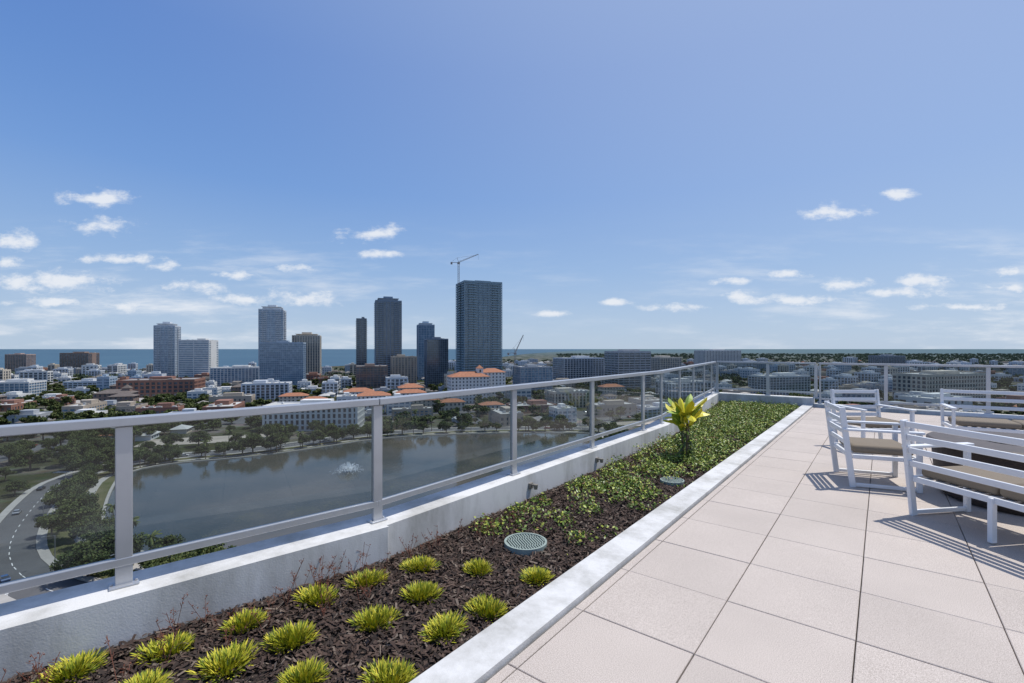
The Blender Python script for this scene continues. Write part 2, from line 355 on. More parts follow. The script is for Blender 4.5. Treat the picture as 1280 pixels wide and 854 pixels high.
for k in range(len(ring)-1):
    for i in range(n): fs.append((k*n+i,k*n+(i+1)%n,(k+1)*n+(i+1)%n,(k+1)*n+i))
mb.add(vs,fs,1); mb.cyl((0,0,.563),.281,.006,n,2)
for k in range(90):
    a=random.uniform(0,6.28); q=.25*math.sqrt(random.random()); s=random.uniform(.02,.045); mb.box((q*math.cos(a),q*math.sin(a),.58+random.random()*.02),(s,s*.8,s*.7),random.random()*3,2)
fp=mb.obj('fire_pit_table',[wk,stn,rock],(*T(1.06,6.62),0)); fp.scale=(.93,.93,.93)

# ================================================================= CITY
gm,nt,b=newmat('city_ground'); tc=nt.nodes.new('ShaderNodeTexCoord')
def noise(scale,detail=4):
    n=nt.nodes.new('ShaderNodeTexNoise'); n.inputs['Scale'].default_value=scale; n.inputs['Detail'].default_value=detail; nt.links.new(tc.outputs['Object'],n.inputs['Vector']); return n
n1=noise(.014,6); r1=nt.nodes.new('ShaderNodeValToRGB'); e=r1.color_ramp.elements; e[0].position=.36;e[0].color=(.035,.050,.02,1); e[1].position=.64;e[1].color=(.30,.28,.25,1)
q=e.new(.47); q.color=(.065,.075,.035,1); q=e.new(.54); q.color=(.18,.17,.145,1)
nt.links.new(n1.outputs['Fac'],r1.inputs['Fac'])
n2=noise(.15,4); mxx=nt.nodes.new('ShaderNodeMix'); mxx.data_type='RGBA'; mxx.blend_type='MULTIPLY'; mxx.inputs[0].default_value=.6
nt.links.new(r1.outputs['Color'],mxx.inputs[6]); nt.links.new(n2.outputs['Color'],mxx.inputs[7])
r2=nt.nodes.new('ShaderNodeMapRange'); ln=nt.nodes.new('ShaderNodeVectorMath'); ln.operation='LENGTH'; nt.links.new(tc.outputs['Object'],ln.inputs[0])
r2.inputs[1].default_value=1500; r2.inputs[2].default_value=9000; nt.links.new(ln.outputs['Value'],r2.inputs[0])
mx2=nt.nodes.new('ShaderNodeMix'); mx2.data_type='RGBA'; nt.links.new(r2.outputs[0],mx2.inputs[0]); nt.links.new(mxx.outputs[2],mx2.inputs[6]); mx2.inputs[7].default_value=(.10,.15,.17,1)  # aerial haze painted into the ground colour, bluer with distance from origin
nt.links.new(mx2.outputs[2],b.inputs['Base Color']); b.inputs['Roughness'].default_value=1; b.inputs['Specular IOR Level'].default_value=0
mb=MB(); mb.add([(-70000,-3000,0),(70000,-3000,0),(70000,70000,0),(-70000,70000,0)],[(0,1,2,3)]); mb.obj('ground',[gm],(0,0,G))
sm=mat('sea_water',(.045,.095,.14),rough=.6,spec=.15,col2=(.06,.12,.165),scale=.0012,detail=3)
shore=[(-60000,1250),(-3000,1330),(-1560,1400),(-1250,1340),(-1000,1380),(-700,1500),(-480,1900),(-330,2600),(-130,3000),(160,5500),(900,9500),(5000,30000),(12000,66000),(-60000,66000)]
mb=MB(); mb.add([(x,y,0) for x,y in shore],[tuple(range(len(shore)))]); mb.obj('sea',[sm],(0,0,G+.8))
# lake
lm,nt,b=newmat('lake_water'); tc=nt.nodes.new('ShaderNodeTexCoord')
n1=nt.nodes.new('ShaderNodeTexNoise'); n1.inputs['Scale'].default_value=.018; n1.inputs['Detail'].default_value=4; nt.links.new(tc.outputs['Object'],n1.inputs['Vector'])
rr=nt.nodes.new('ShaderNodeValToRGB'); rr.color_ramp.elements[0].position=.35; rr.color_ramp.elements[0].color=(.030,.040,.034,1); rr.color_ramp.elements[1].position=.65; rr.color_ramp.elements[1].color=(.105,.092,.070,1)
nt.links.new(n1.outputs['Fac'],rr.inputs['Fac']); nt.links.new(rr.outputs['Color'],b.inputs['Base Color']); b.inputs['Roughness'].default_value=.07; b.inputs['IOR'].default_value=1.30
n2=nt.nodes.new('ShaderNodeTexNoise'); n2.inputs['Scale'].default_value=.55; n2.inputs['Detail'].default_value=5; nt.links.new(tc.outputs['Object'],n2.inputs['Vector'])
bp=nt.nodes.new('ShaderNodeBump'); bp.inputs['Strength'].default_value=.22; bp.inputs['Distance'].default_value=.2; nt.links.new(n2.outputs['Fac'],bp.inputs['Height']); nt.links.new(bp.outputs['Normal'],b.inputs['Normal'])
lake=[(-111,140),(-138,158),(-168,196),(-192,232),(-182,252),(-150,264),(-120,290),(-92,322),(-40,338),(10,343),(55,342),(66,328),(48,285),(25,225),(0,172),(-32,138),(-62,130),(-90,136)]
def smooth(poly,it=2):
    for _ in range(it):
        q=[]
        for i in range(len(poly)):
            a,b_=poly[i],poly[(i+1)%len(poly)]; q+=[(a[0]*.75+b_[0]*.25,a[1]*.75+b_[1]*.25),(a[0]*.25+b_[0]*.75,a[1]*.25+b_[1]*.75)]
        poly=q
    return poly
lake=smooth(lake); lcx,lcy=-70,235
def outset(poly,o):
    n=len(poly); r_=[]
    ar=sum(poly[i][0]*poly[(i+1)%n][1]-poly[(i+1)%n][0]*poly[i][1] for i in range(n)); sg=1 if ar>0 else -1
    for i in range(n):
        a,b_=poly[i-1],poly[(i+1)%n]; d=Vector((b_[0]-a[0],b_[1]-a[1])).normalized(); r_.append((poly[i][0]+sg*d.y*o,poly[i][1]-sg*d.x*o))
    return r_
mb=MB(); mb.add([(x,y,0) for x,y in lake],[tuple(range(len(lake)))]); mb.obj('lake_water',[lm],(0,0,G+.45))
def ringmesh(name,o0,o1,z,mt,thick=0):
    a=outset(lake,o0);c=outset(lake,o1);n=len(a); mb=MB()
    mb.add([(x,y,z) for x,y in a]+[(x,y,z) for x,y in c],[(i,(i+1)%n,n+(i+1)%n,n+i) for i in range(n)])
    if thick:
        for q in(a,c): mb.add([(x,y,z) for x,y in q]+[(x,y,z-thick) for x,y in q],[(i,(i+1)%n,n+(i+1)%n,n+i) for i in range(n)])
    return mb.obj(name,[mt],(0,0,G))
lawn=mat('grass_lawn',(.070,.085,.032),rough=1,spec=0,col2=(.15,.135,.08),scale=.08)
asph=mat('asphalt',(.11,.11,.112),rough=.9,var=.25,scale=.1)
conc=mat('sidewalk_concrete',(.38,.36,.33),rough=.9,var=.15,scale=.3)
mark=mat('road_paint',(.7,.7,.68),rough=.8)
ringmesh('lake_seawall',-.5,.5,.85,conc,1.0)
ringmesh('park_lawn',.5,14,.30,lawn)
ringmesh('lakeside_path',5,8,.36,conc)
ringmesh('sidewalk',14,16.5,.22,conc)
ringmesh('lake_drive_road',16.5,28,.10,asph)
ringmesh('sidewalk',28,30.5,.22,conc)
mid=outset(lake,22.2); mb=MB()
for i in range(len(mid)):
    a=Vector(mid[i]);b_=Vector(mid[(i+1)%len(mid)]); L=(b_-a).length; d=(b_-a).normalized(); t=0
    while t<L-2: mb.beam((*(a+d*t),.13),(*(a+d*(t+2.5)),.13),.2,.01); t+=6
def crosswalk(px_,py_,an,w=11):
    for i in range(-5,6):
        co,si=math.cos(an),math.sin(an); mb.box((px_+co*i*1.0,py_+si*i*1.0,.135),(.5,3.2,.01),an)
crosswalk(-128,118,R(-50)); crosswalk(-118,107,R(-50)); crosswalk(-222,235,R(0))
mb.obj('road_markings',[mark],(0,0,G))
mb=MB(); mb.prism([(-141,120),(-320,48),(-315,37),(-135,110)],0,.12); mb.prism([(-222,240),(-330,330),(-322,338),(-215,250)],0,.125)
mb.obj('side_street',[asph],(0,0,G))
sand=mat('gravel_lot',(.40,.35,.29),rough=1,var=.3,scale=.08)
def patch(name,cx,cy,w,d,rot,mt,z=.16):
    m=MB(); m.box((0,0,z/2),(w,d,z)); return m.obj(name,[mt],(cx,cy,G),rot)
GR=R(18)
patch('construction_lot',-205,318,75,26,GR,sand); patch('parking_lot',105,445,90,60,GR,asph); patch('parking_lot',420,560,120,70,GR,asph,.17); patch('gravel_lot',95,385,60,22,GR,sand,.15)
patch('parking_lot',-285,400,80,45,GR,asph,.15); patch('parking_lot',-470,560,90,50,GR,conc,.15); patch('parking_lot',640,640,120,60,GR,conc,.15)
def inlake(x,y,m=34): return (x> -192-m and x<66+m and y>130-m and y<343+m)
occ=[]
mb=MB(); cg,sg=math.cos(GR),math.sin(GR)
for k in range(-22,26):
    for t in range(-60,100):
        u=k*95;v=t*30; x=u*cg-v*sg;y=u*sg+v*cg
        if y<90 or y>2300 or abs(x)>y*1.5+60 or inlake(x,y) or (y>1300 and x<-300): continue
        mb.box((x,y,.05),(11,30.2,.10),GR)
    for t in range(-90,130):
        v=k*105+30;u=t*30; x=u*cg-v*sg;y=u*sg+v*cg
        if y<90 or y>2300 or abs(x)>y*1.5+60 or inlake(x,y) or (y>1300 and x<-300): continue
        mb.box((x,y,.035),(30.2,11,.07),GR)
mb.obj('city_streets',[asph],(0,0,G))
def onstreet(x,y,m):
    u=x*cg+y*sg; v=-x*sg+y*cg
    du=abs((u+47.5)%95-47.5); dv=abs((v-30+52.5)%105-52.5); return du<5.5+m or dv<5.5+m

# ---- buildings
wm={k:mat('wall_'+k,c,rough=.8,var=.12,scale=.15) for k,c in dict(white=(.66,.66,.64),cream=(.56,.50,.41),grey=(.38,.40,.42),brown=(.24,.17,.14),pink=(.45,.33,.28),dgrey=(.21,.245,.285),bluegrey=(.36,.44,.52),brick=(.28,.14,.10),palegrey=(.58,.61,.64),slate=(.20,.255,.32),teal=(.25,.345,.40),tan=(.40,.34,.27)).items()}  # wall colours lightened to include distance haze
gls={'blue':glassfacade('glass_blue',(.09,.17,.26),(.23,.33,.42)),'dark':glassfacade('glass_dark',(.035,.052,.070),(.10,.125,.155)),'teal':glassfacade('glass_teal',(.045,.09,.12),(.13,.19,.225)),'grey':glassfacade('glass_grey',(.07,.09,.11),(.18,.195,.21))}  # haze over the skyline is mixed into these glass base colours
roofm=mat('roof_membrane',(.50,.50,.48),rough=.95,var=.25,scale=.1); roofd=mat('roof_gravel',(.28,.265,.25),rough=.95,var=.25,scale=.1)
terra=mat('terracotta_roof',(.38,.16,.085),rough=.85,var=.3,scale=.5); shing=mat('shingle_roof',(.15,.125,.11),rough=.9,var=.3,scale=.5)
def bmesh_building(w,d,h,fh=3.4,slab=.5,bay=4.5,pier=.6,inset=.5,solid=0.0,crown=0,balc=0):
    m=MB(); nf=max(1,int(round(h/fh))); fh=h/nf
    m.box((0,0,h/2),(w-2*inset,d-2*inset,h-.1),0,1)
    for i in range(nf+1):
        z=i*fh; th=slab if i<nf else slab+.8
        m.box((0,0,z if i else th/2),(w,d,th),0,0)
        if balc and 0<i<nf:
            for s in(-1,1):
                for f in(-.30,.30): 
                    m.box((f*w,s*(d/2+.7),z),(w*.2,1.5,.25),0,0); m.box((f*w,s*(d/2+1.4),z+.6),(w*.2,.08,1.0),0,0)
                m.box((s*(w/2+.7),0,z),(1.5,d*.3,.25),0,0); m.box((s*(w/2+1.4),0,z+.6),(.08,d*.3,1.0),0,0)
    nb=max(2,int(round(w/bay)))
    for i in range(nb+1):
        x=-w/2+w*i/nb; x=max(-w/2+pier/2-.03,min(w/2-pier/2+.03,x))
        for s in(-1,1): m.box((x,s*(d/2-inset/2+.02),h/2-.05),(pier,inset+.1,h-.2),0,0)
    nb2=max(2,int(round(d/bay)))
    for i in range(1,nb2):
        y=-d/2+d*i/nb2
        for s in(-1,1): m.box((s*(w/2-inset/2+.02),y,h/2-.05),(inset+.1,pier,h-.2),0,0)
    if solid>0:
        for s in(-1,1): m.box((s*(w/2-.1),0,h/2-.06),(.5,d*solid,h-.15),0,0)
    zt=h+slab/2+.4
    m.box((0,0,zt+.1),(w-1.2,d-1.2,.1),0,2)
    for s in(-1,1):
        m.box((0,s*(d/2-.2),zt+.4),(w-.02,.4,.9),0,0); m.box((s*(w/2-.2),0,zt+.4),(.4,d-.82,.9),0,0)
    rs=random.Random(int(w*10+h*7))
    m.box((rs.uniform(-.15,.15)*w,rs.uniform(-.1,.1)*d,zt+1.9),(w*rs.uniform(.25,.5),d*rs.uniform(.3,.5),3.6),0,0)
    for k in range(rs.randint(5,12)):
        m.box((rs.uniform(-.4,.4)*w,rs.uniform(-.4,.4)*d,zt+.9),(rs.uniform(1.2,3.5),rs.uniform(1.2,3),rs.uniform(1,2)),0,rs.choice([0,2]))
    if crown:
        m.box((0,0,zt+crown/2),(w*.72,d*.72,crown),0,0); m.box((0,0,zt+crown+.4),(w*.8,d*.8,.8),0,0); m.box((0,0,zt+crown+2.5),(w*.35,d*.4,4),0,0)
    return m
def building(name,X,Y,w,d,h,wall,glass,rot=None,roof=None,**k):
    m=bmesh_building(w,d,h,**k); occ.append((X,Y,.55*max(w,d)))
    return m.obj(name,[wm[wall],gls[glass],roof or roofm],(X,Y,G),GR if rot is None else rot)
B=building
B('condo_tower',-1353,1300,46,40,45,'pink','dark',bay=6)
B('office_building',-1052,1150,56,50,50,'brown','dark',bay=5,solid=.4)
B('residential_tower',-693,950,36,34,106,'palegrey','blue',bay=6,slab=.7,crown=4,balc=1)
B('condo_tower',-597,900,52,40,76,'white','blue',bay=26,slab=1.5,pier=1.2,solid=.6,rot=R(10))
B('residential_tower',-456,900,42,40,134,'palegrey','blue',bay=7,slab=.6,crown=5,balc=1)
B('glass_office_building',-363,750,62,40,70,'bluegrey','blue',bay=3,pier=.25,slab=.5,roof=roofd)
B('hotel_tower',-434,1000,54,40,88,'cream','dark',bay=5,pier=1.6,crown=3)
B('residential_tower',-271,850,18,20,114,'dgrey','dark',bay=4,balc=1)
B('residential_tower',-218,830,44,40,143,'slate','dark',bay=6,slab=.9,pier=1.0,inset=1.0,crown=4,balc=1)
B('condo_tower',-174,950,32,30,108,'bluegrey','blue',bay=5,slab=.6,crown=3)
B('glass_office_building',-122,760,34,30,76,'slate','dark',bay=3,pier=.3,slab=.35,roof=roofd)
B('highrise_under_construction',-48,680,56,44,154,'teal','teal',bay=7,slab=1.0,pier=.5,inset=.9,roof=roofd,rot=R(22),balc=1)
B('residential_building',-465,800,72,40,29,'white','blue',bay=5,pier=1)
B('office_building',-208,700,44,34,35,'brown','dark',bay=5)
B('office_building',-170,740,38,34,48,'tan','grey',bay=5,pier=1.8)
B('brick_warehouse',-458,620,84,46,20,'brick','dark',bay=6,pier=2.2,fh=5,slab=1.5,roof=roofd)
B('office_building',-640,610,44,36,18,'white','blue',bay=5)
B('parking_garage',171,700,54,40,56,'grey','dark',bay=9,slab=1.2)
B('apartment_slab',566,1300,120,44,56,'white','grey',bay=5,pier=1.5)
B('office_building',112,800,72,48,45,'palegrey','dark',bay=5)
B('apartment_building',28,650,46,34,36,'grey','blue',bay=5)
B('apartment_building',291,900,46,40,44,'cream','grey',bay=5)
B('city_hall_building',-152,366,68,28,17.5,'white','dark',bay=3.8,pier=1.7,slab=1.1,fh=4.4,inset=.8,rot=R(7))
B('school_building',522,575,112,36,30,'cream','dark',bay=5,pier=2,slab=1.6,fh=5)
B('office_building',345,610,66,34,26,'white','grey',bay=5)
B('office_building',873,1100,56,44,44,'dgrey','dark',bay=5)
B('apartment_building',205,560,60,30,22,'white','dark',bay=5,pier=1.5)
B('apartment_building',-290,560,50,28,20,'palegrey','dark',bay=5,pier=1.5)
B('apartment_building',60,500,44,26,16,'cream','dark',bay=4,pier=1.8)
B('warehouse',430,480,60,30,11,'white','dark',bay=10,pier=6,slab=2,fh=5.5)
def hip(m,w,d,z,rh,mi):
    e=1.0; W,D_=w/2+e,d/2+e; k=max(0,W-D_)
    m.add([(-W,-D_,z),(W,-D_,z),(W,D_,z),(-W,D_,z),(-k,0,z+rh),(k,0,z+rh)],[(0,1,5,4),(1,2,5),(2,3,4,5),(3,0,4),(3,2,1,0)],mi)
def tiled(name,X,Y,w,d,h,wall,roof,rot=None,tower=0):
    m=MB(); nf=max(1,round(h/3.8)); m.box((0,0,h/2),(w,d,h),0,0)
    nb=int(w/4)
    for f in range(nf):
        for i in range(nb):
            x=-w/2+w*(i+.5)/nb
            for s in(-1,1):
                m.box((x,s*(d/2+.03),(f+.5)*h/nf),(1.5,.1,h/nf*.5),0,1); m.box((x,s*(d/2+.08),(f+.5)*h/nf-h/nf*.28),(1.9,.2,.2),0,0)
        for i in range(int(d/4)):
            y=-d/2+d*(i+.5)/int(d/4)
            for s in(-1,1): m.box((s*(w/2+.03),y,(f+.5)*h/nf),(.1,1.5,h/nf*.5),0,1)
    hip(m,w,d,h+.01,d*.22,2)
    if tower:
        m.box((w*.3,0,(h+tower)/2),(7,7,h+tower),0,0); z=h+tower
        m.add([(w*.3-4,-4,z),(w*.3+4,-4,z),(w*.3+4,4,z),(w*.3-4,4,z),(w*.3,0,z+4)],[(0,1,4),(1,2,4),(2,3,4),(3,0,4),(3,2,1,0)],2)
        for s in(-1,1): m.box((w*.3,s*3.53,z-3),(2,.1,3),0,1)
    occ.append((X,Y,.55*max(w,d)))
    return m.obj(name,[wm[wall],gls['dark'],roof],(X,Y,G),GR if rot is None else rot)
tiled('theatre_building',-50,540,44,24,30,'white',terra,tower=9)
tiled('theatre_building',-25,560,30,20,34,'white',terra)
for X,Y,w,d,h in((-148,505,34,18,12),(-110,515,30,16,14),(-88,480,26,14,10),(-175,540,32,18,13),(-120,560,28,20,16),(-60,470,24,14,9),(-205,490,24,14,9),(-135,455,24,12,9),(-20,455,22,12,8),(-240,520,28,14,10),(130,620,30,16,12)):
    tiled('tiled_roof_building',X,Y,w,d,h,random.choice(['cream','white','white']),terra)
for X,Y,w,d,h in((-436,520,34,18,13),(-415,505,22,14,11),(-350,620,30,18,12),(-560,500,30,16,10),(-520,640,34,20,12)):
    tiled('church_building',X,Y,w,d,h,'brown',shing,tower=5 if w==34 else 0)
variants=[]
for i in range(26):
    w=random.uniform(16,42);d=random.uniform(13,28);h=random.choice([5,6,7,9,12,14,18,22]); wall=random.choice(['white','white','white','cream','palegrey','grey','cream','palegrey','tan','bluegrey','tan','pink'] if i%9 else ['brick']); g_=random.choice(['dark','grey','blue'])
    m=bmesh_building(w,d,h,fh=random.choice([3.5,4.5]),slab=random.uniform(.8,1.8),bay=random.uniform(4,7),pier=random.uniform(1,3),inset=.25,balc=random.random()<.3)
    variants.append((m.mesh('commercial_building',[wm[wall],gls[g_],random.choice([roofm,roofd,roofm])]),max(w,d),h))
houses=[]
for i in range(12):
    w=random.uniform(11,17);d=random.uniform(8,11); m=MB(); m.box((0,0,1.7),(w,d,3.4),0,0)
    for x in(-.3,0,.3):
        for s in(-1,1): m.box((x*w,s*(d/2+.03),1.8),(1.5,.1,1.4),0,1)
    hip(m,w,d,3.41,2.6,2); m.box((w*.2,d*.5+1,1.4),(4,2.2,2.8),0,0)
    houses.append((m.mesh('house',[wm[random.choice(['white','cream','grey','palegrey','tan'])],gls['dark'],terra if i==0 else random.choice([shing,roofm,roofd,roofd])]),w,5))
def free(x,y,r_):
    a=np.array(occ); return not np.any((a[:,0]-x)**2+(a[:,1]-y)**2<(a[:,2]+r_)**2)
def insea(x,y): return (x<-300 and y>1330) or (x<300 and y>2500)
cnt=0
for k in range(12000):
    if cnt>=520: break
    y=390+1500*random.random()**1.25; x=random.uniform(-1.15,1.3)*y
    if insea(x,y) or inlake(x,y,45): continue
    me,s,h=random.choice(variants)
    if y<620 and h>12: continue
    if onstreet(x,y,s*.25) or not free(x,y,s*.42): continue
    place(me,'commercial_building',(x,y,G),GR+random.choice([0,math.pi/2]),scale=random.uniform(.85,1.15)); occ.append((x,y,s*.5)); cnt+=1
cnt=0
for k in range(8000):
    if cnt>=520: break
    y=random.uniform(300,2400); x=random.uniform(-1.2,1.35)*y
    if insea(x,y) or inlake(x,y,40): continue
    me,s,h=random.choice(houses)
    if onstreet(x,y,5) or not free(x,y,7): continue
    place(me,'house',(x,y,G),GR+random.choice([0,math.pi/2])); occ.append((x,y,8)); cnt+=1
# cranes
cr=mat('crane_steel',(.30,.28,.26),rough=.6)
def crane(X,Y,z0,hm,jib,ang,az):
    m=MB()
    for sx in(-1,1):
        for sy in(-1,1): m.beam((sx,sy,0),(sx,sy,hm),.35,.35)
    z=0
    while z<hm-2: 
        m.beam((-1,-1,z),(1,-1,z+2.5),.2,.2); m.beam((1,1,z),(-1,1,z+2.5),.2,.2); m.beam((-1,1,z),(-1,-1,z+2.5),.2,.2); z+=2.5
    m.box((0,0,hm+1.2),(3.5,3,2.6)); d=Vector((math.cos(az)*math.cos(ang),math.sin(az)*math.cos(ang),math.sin(ang))); p=Vector((0,0,hm+2))
    sd=Vector((-math.sin(az),math.cos(az),0))*.8; up=Vector((0,0,1.6))
    for o in(sd,-sd,up): m.beam(p+o,p+d*jib+o*.3,.32,.32)
    for i in range(int(jib/2.5)):
        a=p+d*(i*2.5); m.beam(a+sd,a+d*1.25+up,.18,.18); m.beam(a+d*1.25+up,a+d*2.5-sd,.18,.18)
    h=Vector((math.cos(az),math.sin(az),0)); m.beam(p,p-h*11,.9,.6); m.box(p-h*10-Vector((0,0,1.2)),(2.5,2.5,3)); 
    top=p+Vector((0,0,7))-h*2; m.beam(p,top,.4,.4); m.beam(top,p+d*jib*.9,.16,.16); m.beam(top,p-h*11,.16,.16)
    e=p+d*jib; m.beam(e,e-Vector((0,0,8)),.15,.15)
    m.obj('tower_crane',[cr],(X,Y,G+z0))
crane(-76,672,150,32,31,R(24),R(10)); crane(4,600,30,24,26,R(62),R(30))
# fountain
fo=mat('fountain_spray',(.85,.88,.9),rough=.9); mb=MB()
for k in range(1500):
    a=random.uniform(0,6.28); ring_=random.choice([0,1,1,2]); v0=[(1.2,9),(6,6.5),(9,3.2)][ring_]; r0=random.uniform(.6,1.15)
    rmax=v0[0]*r0;hh=v0[1]*r0; t0=random.random()*.85;t1=min(1,t0+random.uniform(.02,.09))
    def pt(t): return Vector((math.cos(a)*rmax*t,math.sin(a)*rmax*t,4*hh*t*(1-t)*.5))
    mb.beam(pt(t0),pt(t1),.08,.08)
mb.obj('lake_fountain',[fo],(-81,234,G+.45))

# ---- trees
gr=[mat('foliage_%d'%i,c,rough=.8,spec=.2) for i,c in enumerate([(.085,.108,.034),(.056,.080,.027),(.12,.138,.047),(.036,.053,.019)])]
bark=mat('tree_bark',(.12,.09,.07),rough=.95)
def treemesh(name,nl,ls,H=11,Rc=6,blobs=16):
    m=MB(); th=H*.3; segn=7
    def cone(p0,p1,r0,r1):
        p0=Vector(p0);p1=Vector(p1);d=(p1-p0).normalized();a=d.cross(Vector((.3,.9,.1))).normalized();b_=d.cross(a);vs=[]
        for p,r_ in((p0,r0),(p1,r1)):
            for i in range(segn): vs.append(p+a*math.cos(6.283*i/segn)*r_+b_*math.sin(6.283*i/segn)*r_)
        m.add(vs,[(i,(i+1)%segn,segn+(i+1)%segn,segn+i) for i in range(segn)],4)
    cone((0,0,-.3),(.2,.1,th),.42,.3)
    cen=[]
    for k in range(blobs):
        a=random.uniform(0,6.28);q=math.sqrt(random.random())*Rc*.75; z=H*(.36+.46*random.random()*(1-.5*(q/Rc)**2)); c=Vector((q*math.cos(a),q*math.sin(a),z)); cen.append((c,random.uniform(.18,.38)*Rc))
        mid_=Vector((c.x*.4,c.y*.4,th+(z-th)*.5)); cone((.2,.1,th-.2),mid_,.2,.13); cone(mid_,c,.13,.05)
    Cc=[];MI=[]
    for c,r_ in cen:
        n=int(nl/blobs); d=rng.normal(size=(n,3)); d/=np.linalg.norm(d,axis=1)[:,None]; d[:,2]*=.7; q=r_*rng.uniform(.5,1.15,n)[:,None]
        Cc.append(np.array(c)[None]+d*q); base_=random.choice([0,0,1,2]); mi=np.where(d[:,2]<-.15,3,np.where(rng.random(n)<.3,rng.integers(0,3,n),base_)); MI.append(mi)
    C=np.concatenate(Cc);V=leaves(C,ls,.7,.5)
    o=len(m.v)
    for q in V.reshape(-1,3): m.v.append(tuple(q))
    m.f+=[(o+4*i,o+4*i+1,o+4*i+2,o+4*i+3) for i in range(len(V))]; m.m+=list(np.concatenate(MI))
    return m.mesh(name,gr+[bark])
near=[treemesh('oak_tree',5600,.32,random.uniform(10,13),random.uniform(5.8,7.2),random.choice([16,22,26])) for _ in range(5)]
midt=[treemesh('oak_tree',900,.75,random.uniform(8,12),random.uniform(5,7),11) for _ in range(6)]
mb=MB()
for i in range(6): mb.cyl((.05*i,0,i*1.5),.22-.012*i,1.5,8,4,.21-.012*i)
for k in range(34): strip(mb,(.3,0,9),random.uniform(0,6.28),R(random.uniform(-30,75)),3.0,.6,random.uniform(1.0,1.9),6,random.choice([0,1,2]),fold=.5)
palm=mb.mesh('palm_tree',gr+[bark])
def inpoly(x,y,poly):
    c=False;n=len(poly)
    for i in range(n):
        x0,y0=poly[i];x1,y1=poly[i-1]
        if (y0>y)!=(y1>y) and x<(x1-x0)*(y-y0)/(y1-y0)+x0: c=not c
    return c
lk2=outset(lake,2.5); rd0=outset(lake,15); rd1=outset(lake,31)
def onroad(x,y): return inpoly(x,y,rd1) and not inpoly(x,y,rd0)
nt_pos=[(-96,128),(-104,124),(-84,126),(-112,134),(-120,140),(-130,147),(-141,152),(-150,162),(-160,176),(-186,206),(-205,228),(-207,244),(-200,258),(-168,275),(-128,304),(-108,322),(-20,350),(45,355),(70,342),(-78,336)]
for q in range(400):
    if len(nt_pos)>175: break
    if random.random()<.35:
        pt_=random.choice(outset(lake,random.uniform(4,13))); x,y=pt_[0]+random.uniform(-3,3),pt_[1]+random.uniform(-3,3)
        if y<200 and x>-60: continue
    else: x,y=random.uniform(-340,-130),random.uniform(105,345)
    if inpoly(x,y,lk2) or onroad(x,y) or x/y<-1.25 or (abs(x+205)<38 and abs(y-318)<18): continue
    if any((x-a)**2+(y-c)**2<36 for a,c in nt_pos): continue
    nt_pos.append((x,y))
for x,y in nt_pos:
    place(random.choice(near),'oak_tree',(x,y,G+.2),random.uniform(0,6),scale=random.uniform(.6,1.15))
for x,y in((-100,131),(-116,143),(-135,160),(-189,240),(-170,262),(-130,290),(-99,324),(-70,335),(-30,345),(10,349),(35,349),(-210,238),(-180,300),(-150,312),(-95,345),(-60,352),(-240,300),(-225,180),(-10,420),(40,410),(150,430),(170,470),(-20,400),(-80,390),(-110,400)):
    place(palm,'palm_tree',(x,y,G+.2),random.uniform(0,6),scale=random.uniform(.8,1.15))
cnt=0
for k in range(14000):
    if cnt>=2100: break
    y=random.uniform(150,950) ; x=random.uniform(-1.15,1.25)*y
    if inlake(x,y,10) or onstreet(x,y,1) and random.random()<.85: continue
    if y<400 and ((abs(x+205)<40 and abs(y-318)<18) or x<-130 and y<345): continue
    if abs(x-105)<45 and abs(y-445)<32 or (abs(x-95)<32 and abs(y-385)<14): continue
    if onroad(x,y) or not free(x,y,1.0): continue
    place(random.choice(midt),'oak_tree',(x,y,G),random.uniform(0,6),scale=random.uniform(.6,1.2)); cnt+=1
Cl=[];Ml=[];Sz=[]
oc=np.array(occ); made=0
while made<7000:
    y=random.uniform(850,5200); x=random.uniform(-1.2,1.3)*y; made+=1
    if insea(x,y) or (x<y*.07+100 and y>2400): continue
    if np.any((oc[:,0]-x)**2+(oc[:,1]-y)**2<(oc[:,2]*.9)**2): continue
    n=34; r_=random.uniform(4,8)*(1+y/6000); c=rng.normal(size=(n,3)); c/=np.linalg.norm(c,axis=1)[:,None]; c*=rng.uniform(.4,1,n)[:,None]*np.array([r_,r_,r_*.55]); c+=np.array([x,y,random.uniform(5,7.5)])
    Cl.append(c); b0=random.choice([0,1,2,3] if y<2500 else [0,1]); Ml.append(np.where(rng.random(n)<.35,rng.integers(0,4,n),b0)); Sz.append(np.full(n,1.6*(1+y/3500)))
C=np.concatenate(Cl); V=leaves(C,np.concatenate(Sz),.75,.6)
gfar=[mat('far_foliage_%d'%i,c,rough=.9,spec=.1) for i,c in enumerate([(.078,.103,.068),(.062,.087,.060),(.10,.12,.075),(.052,.072,.055)])]  # bluer greens: distance haze painted into the leaf colours
place(quadmesh('distant_trees',V,np.concatenate(Ml),gfar),'distant_trees',(0,0,G))

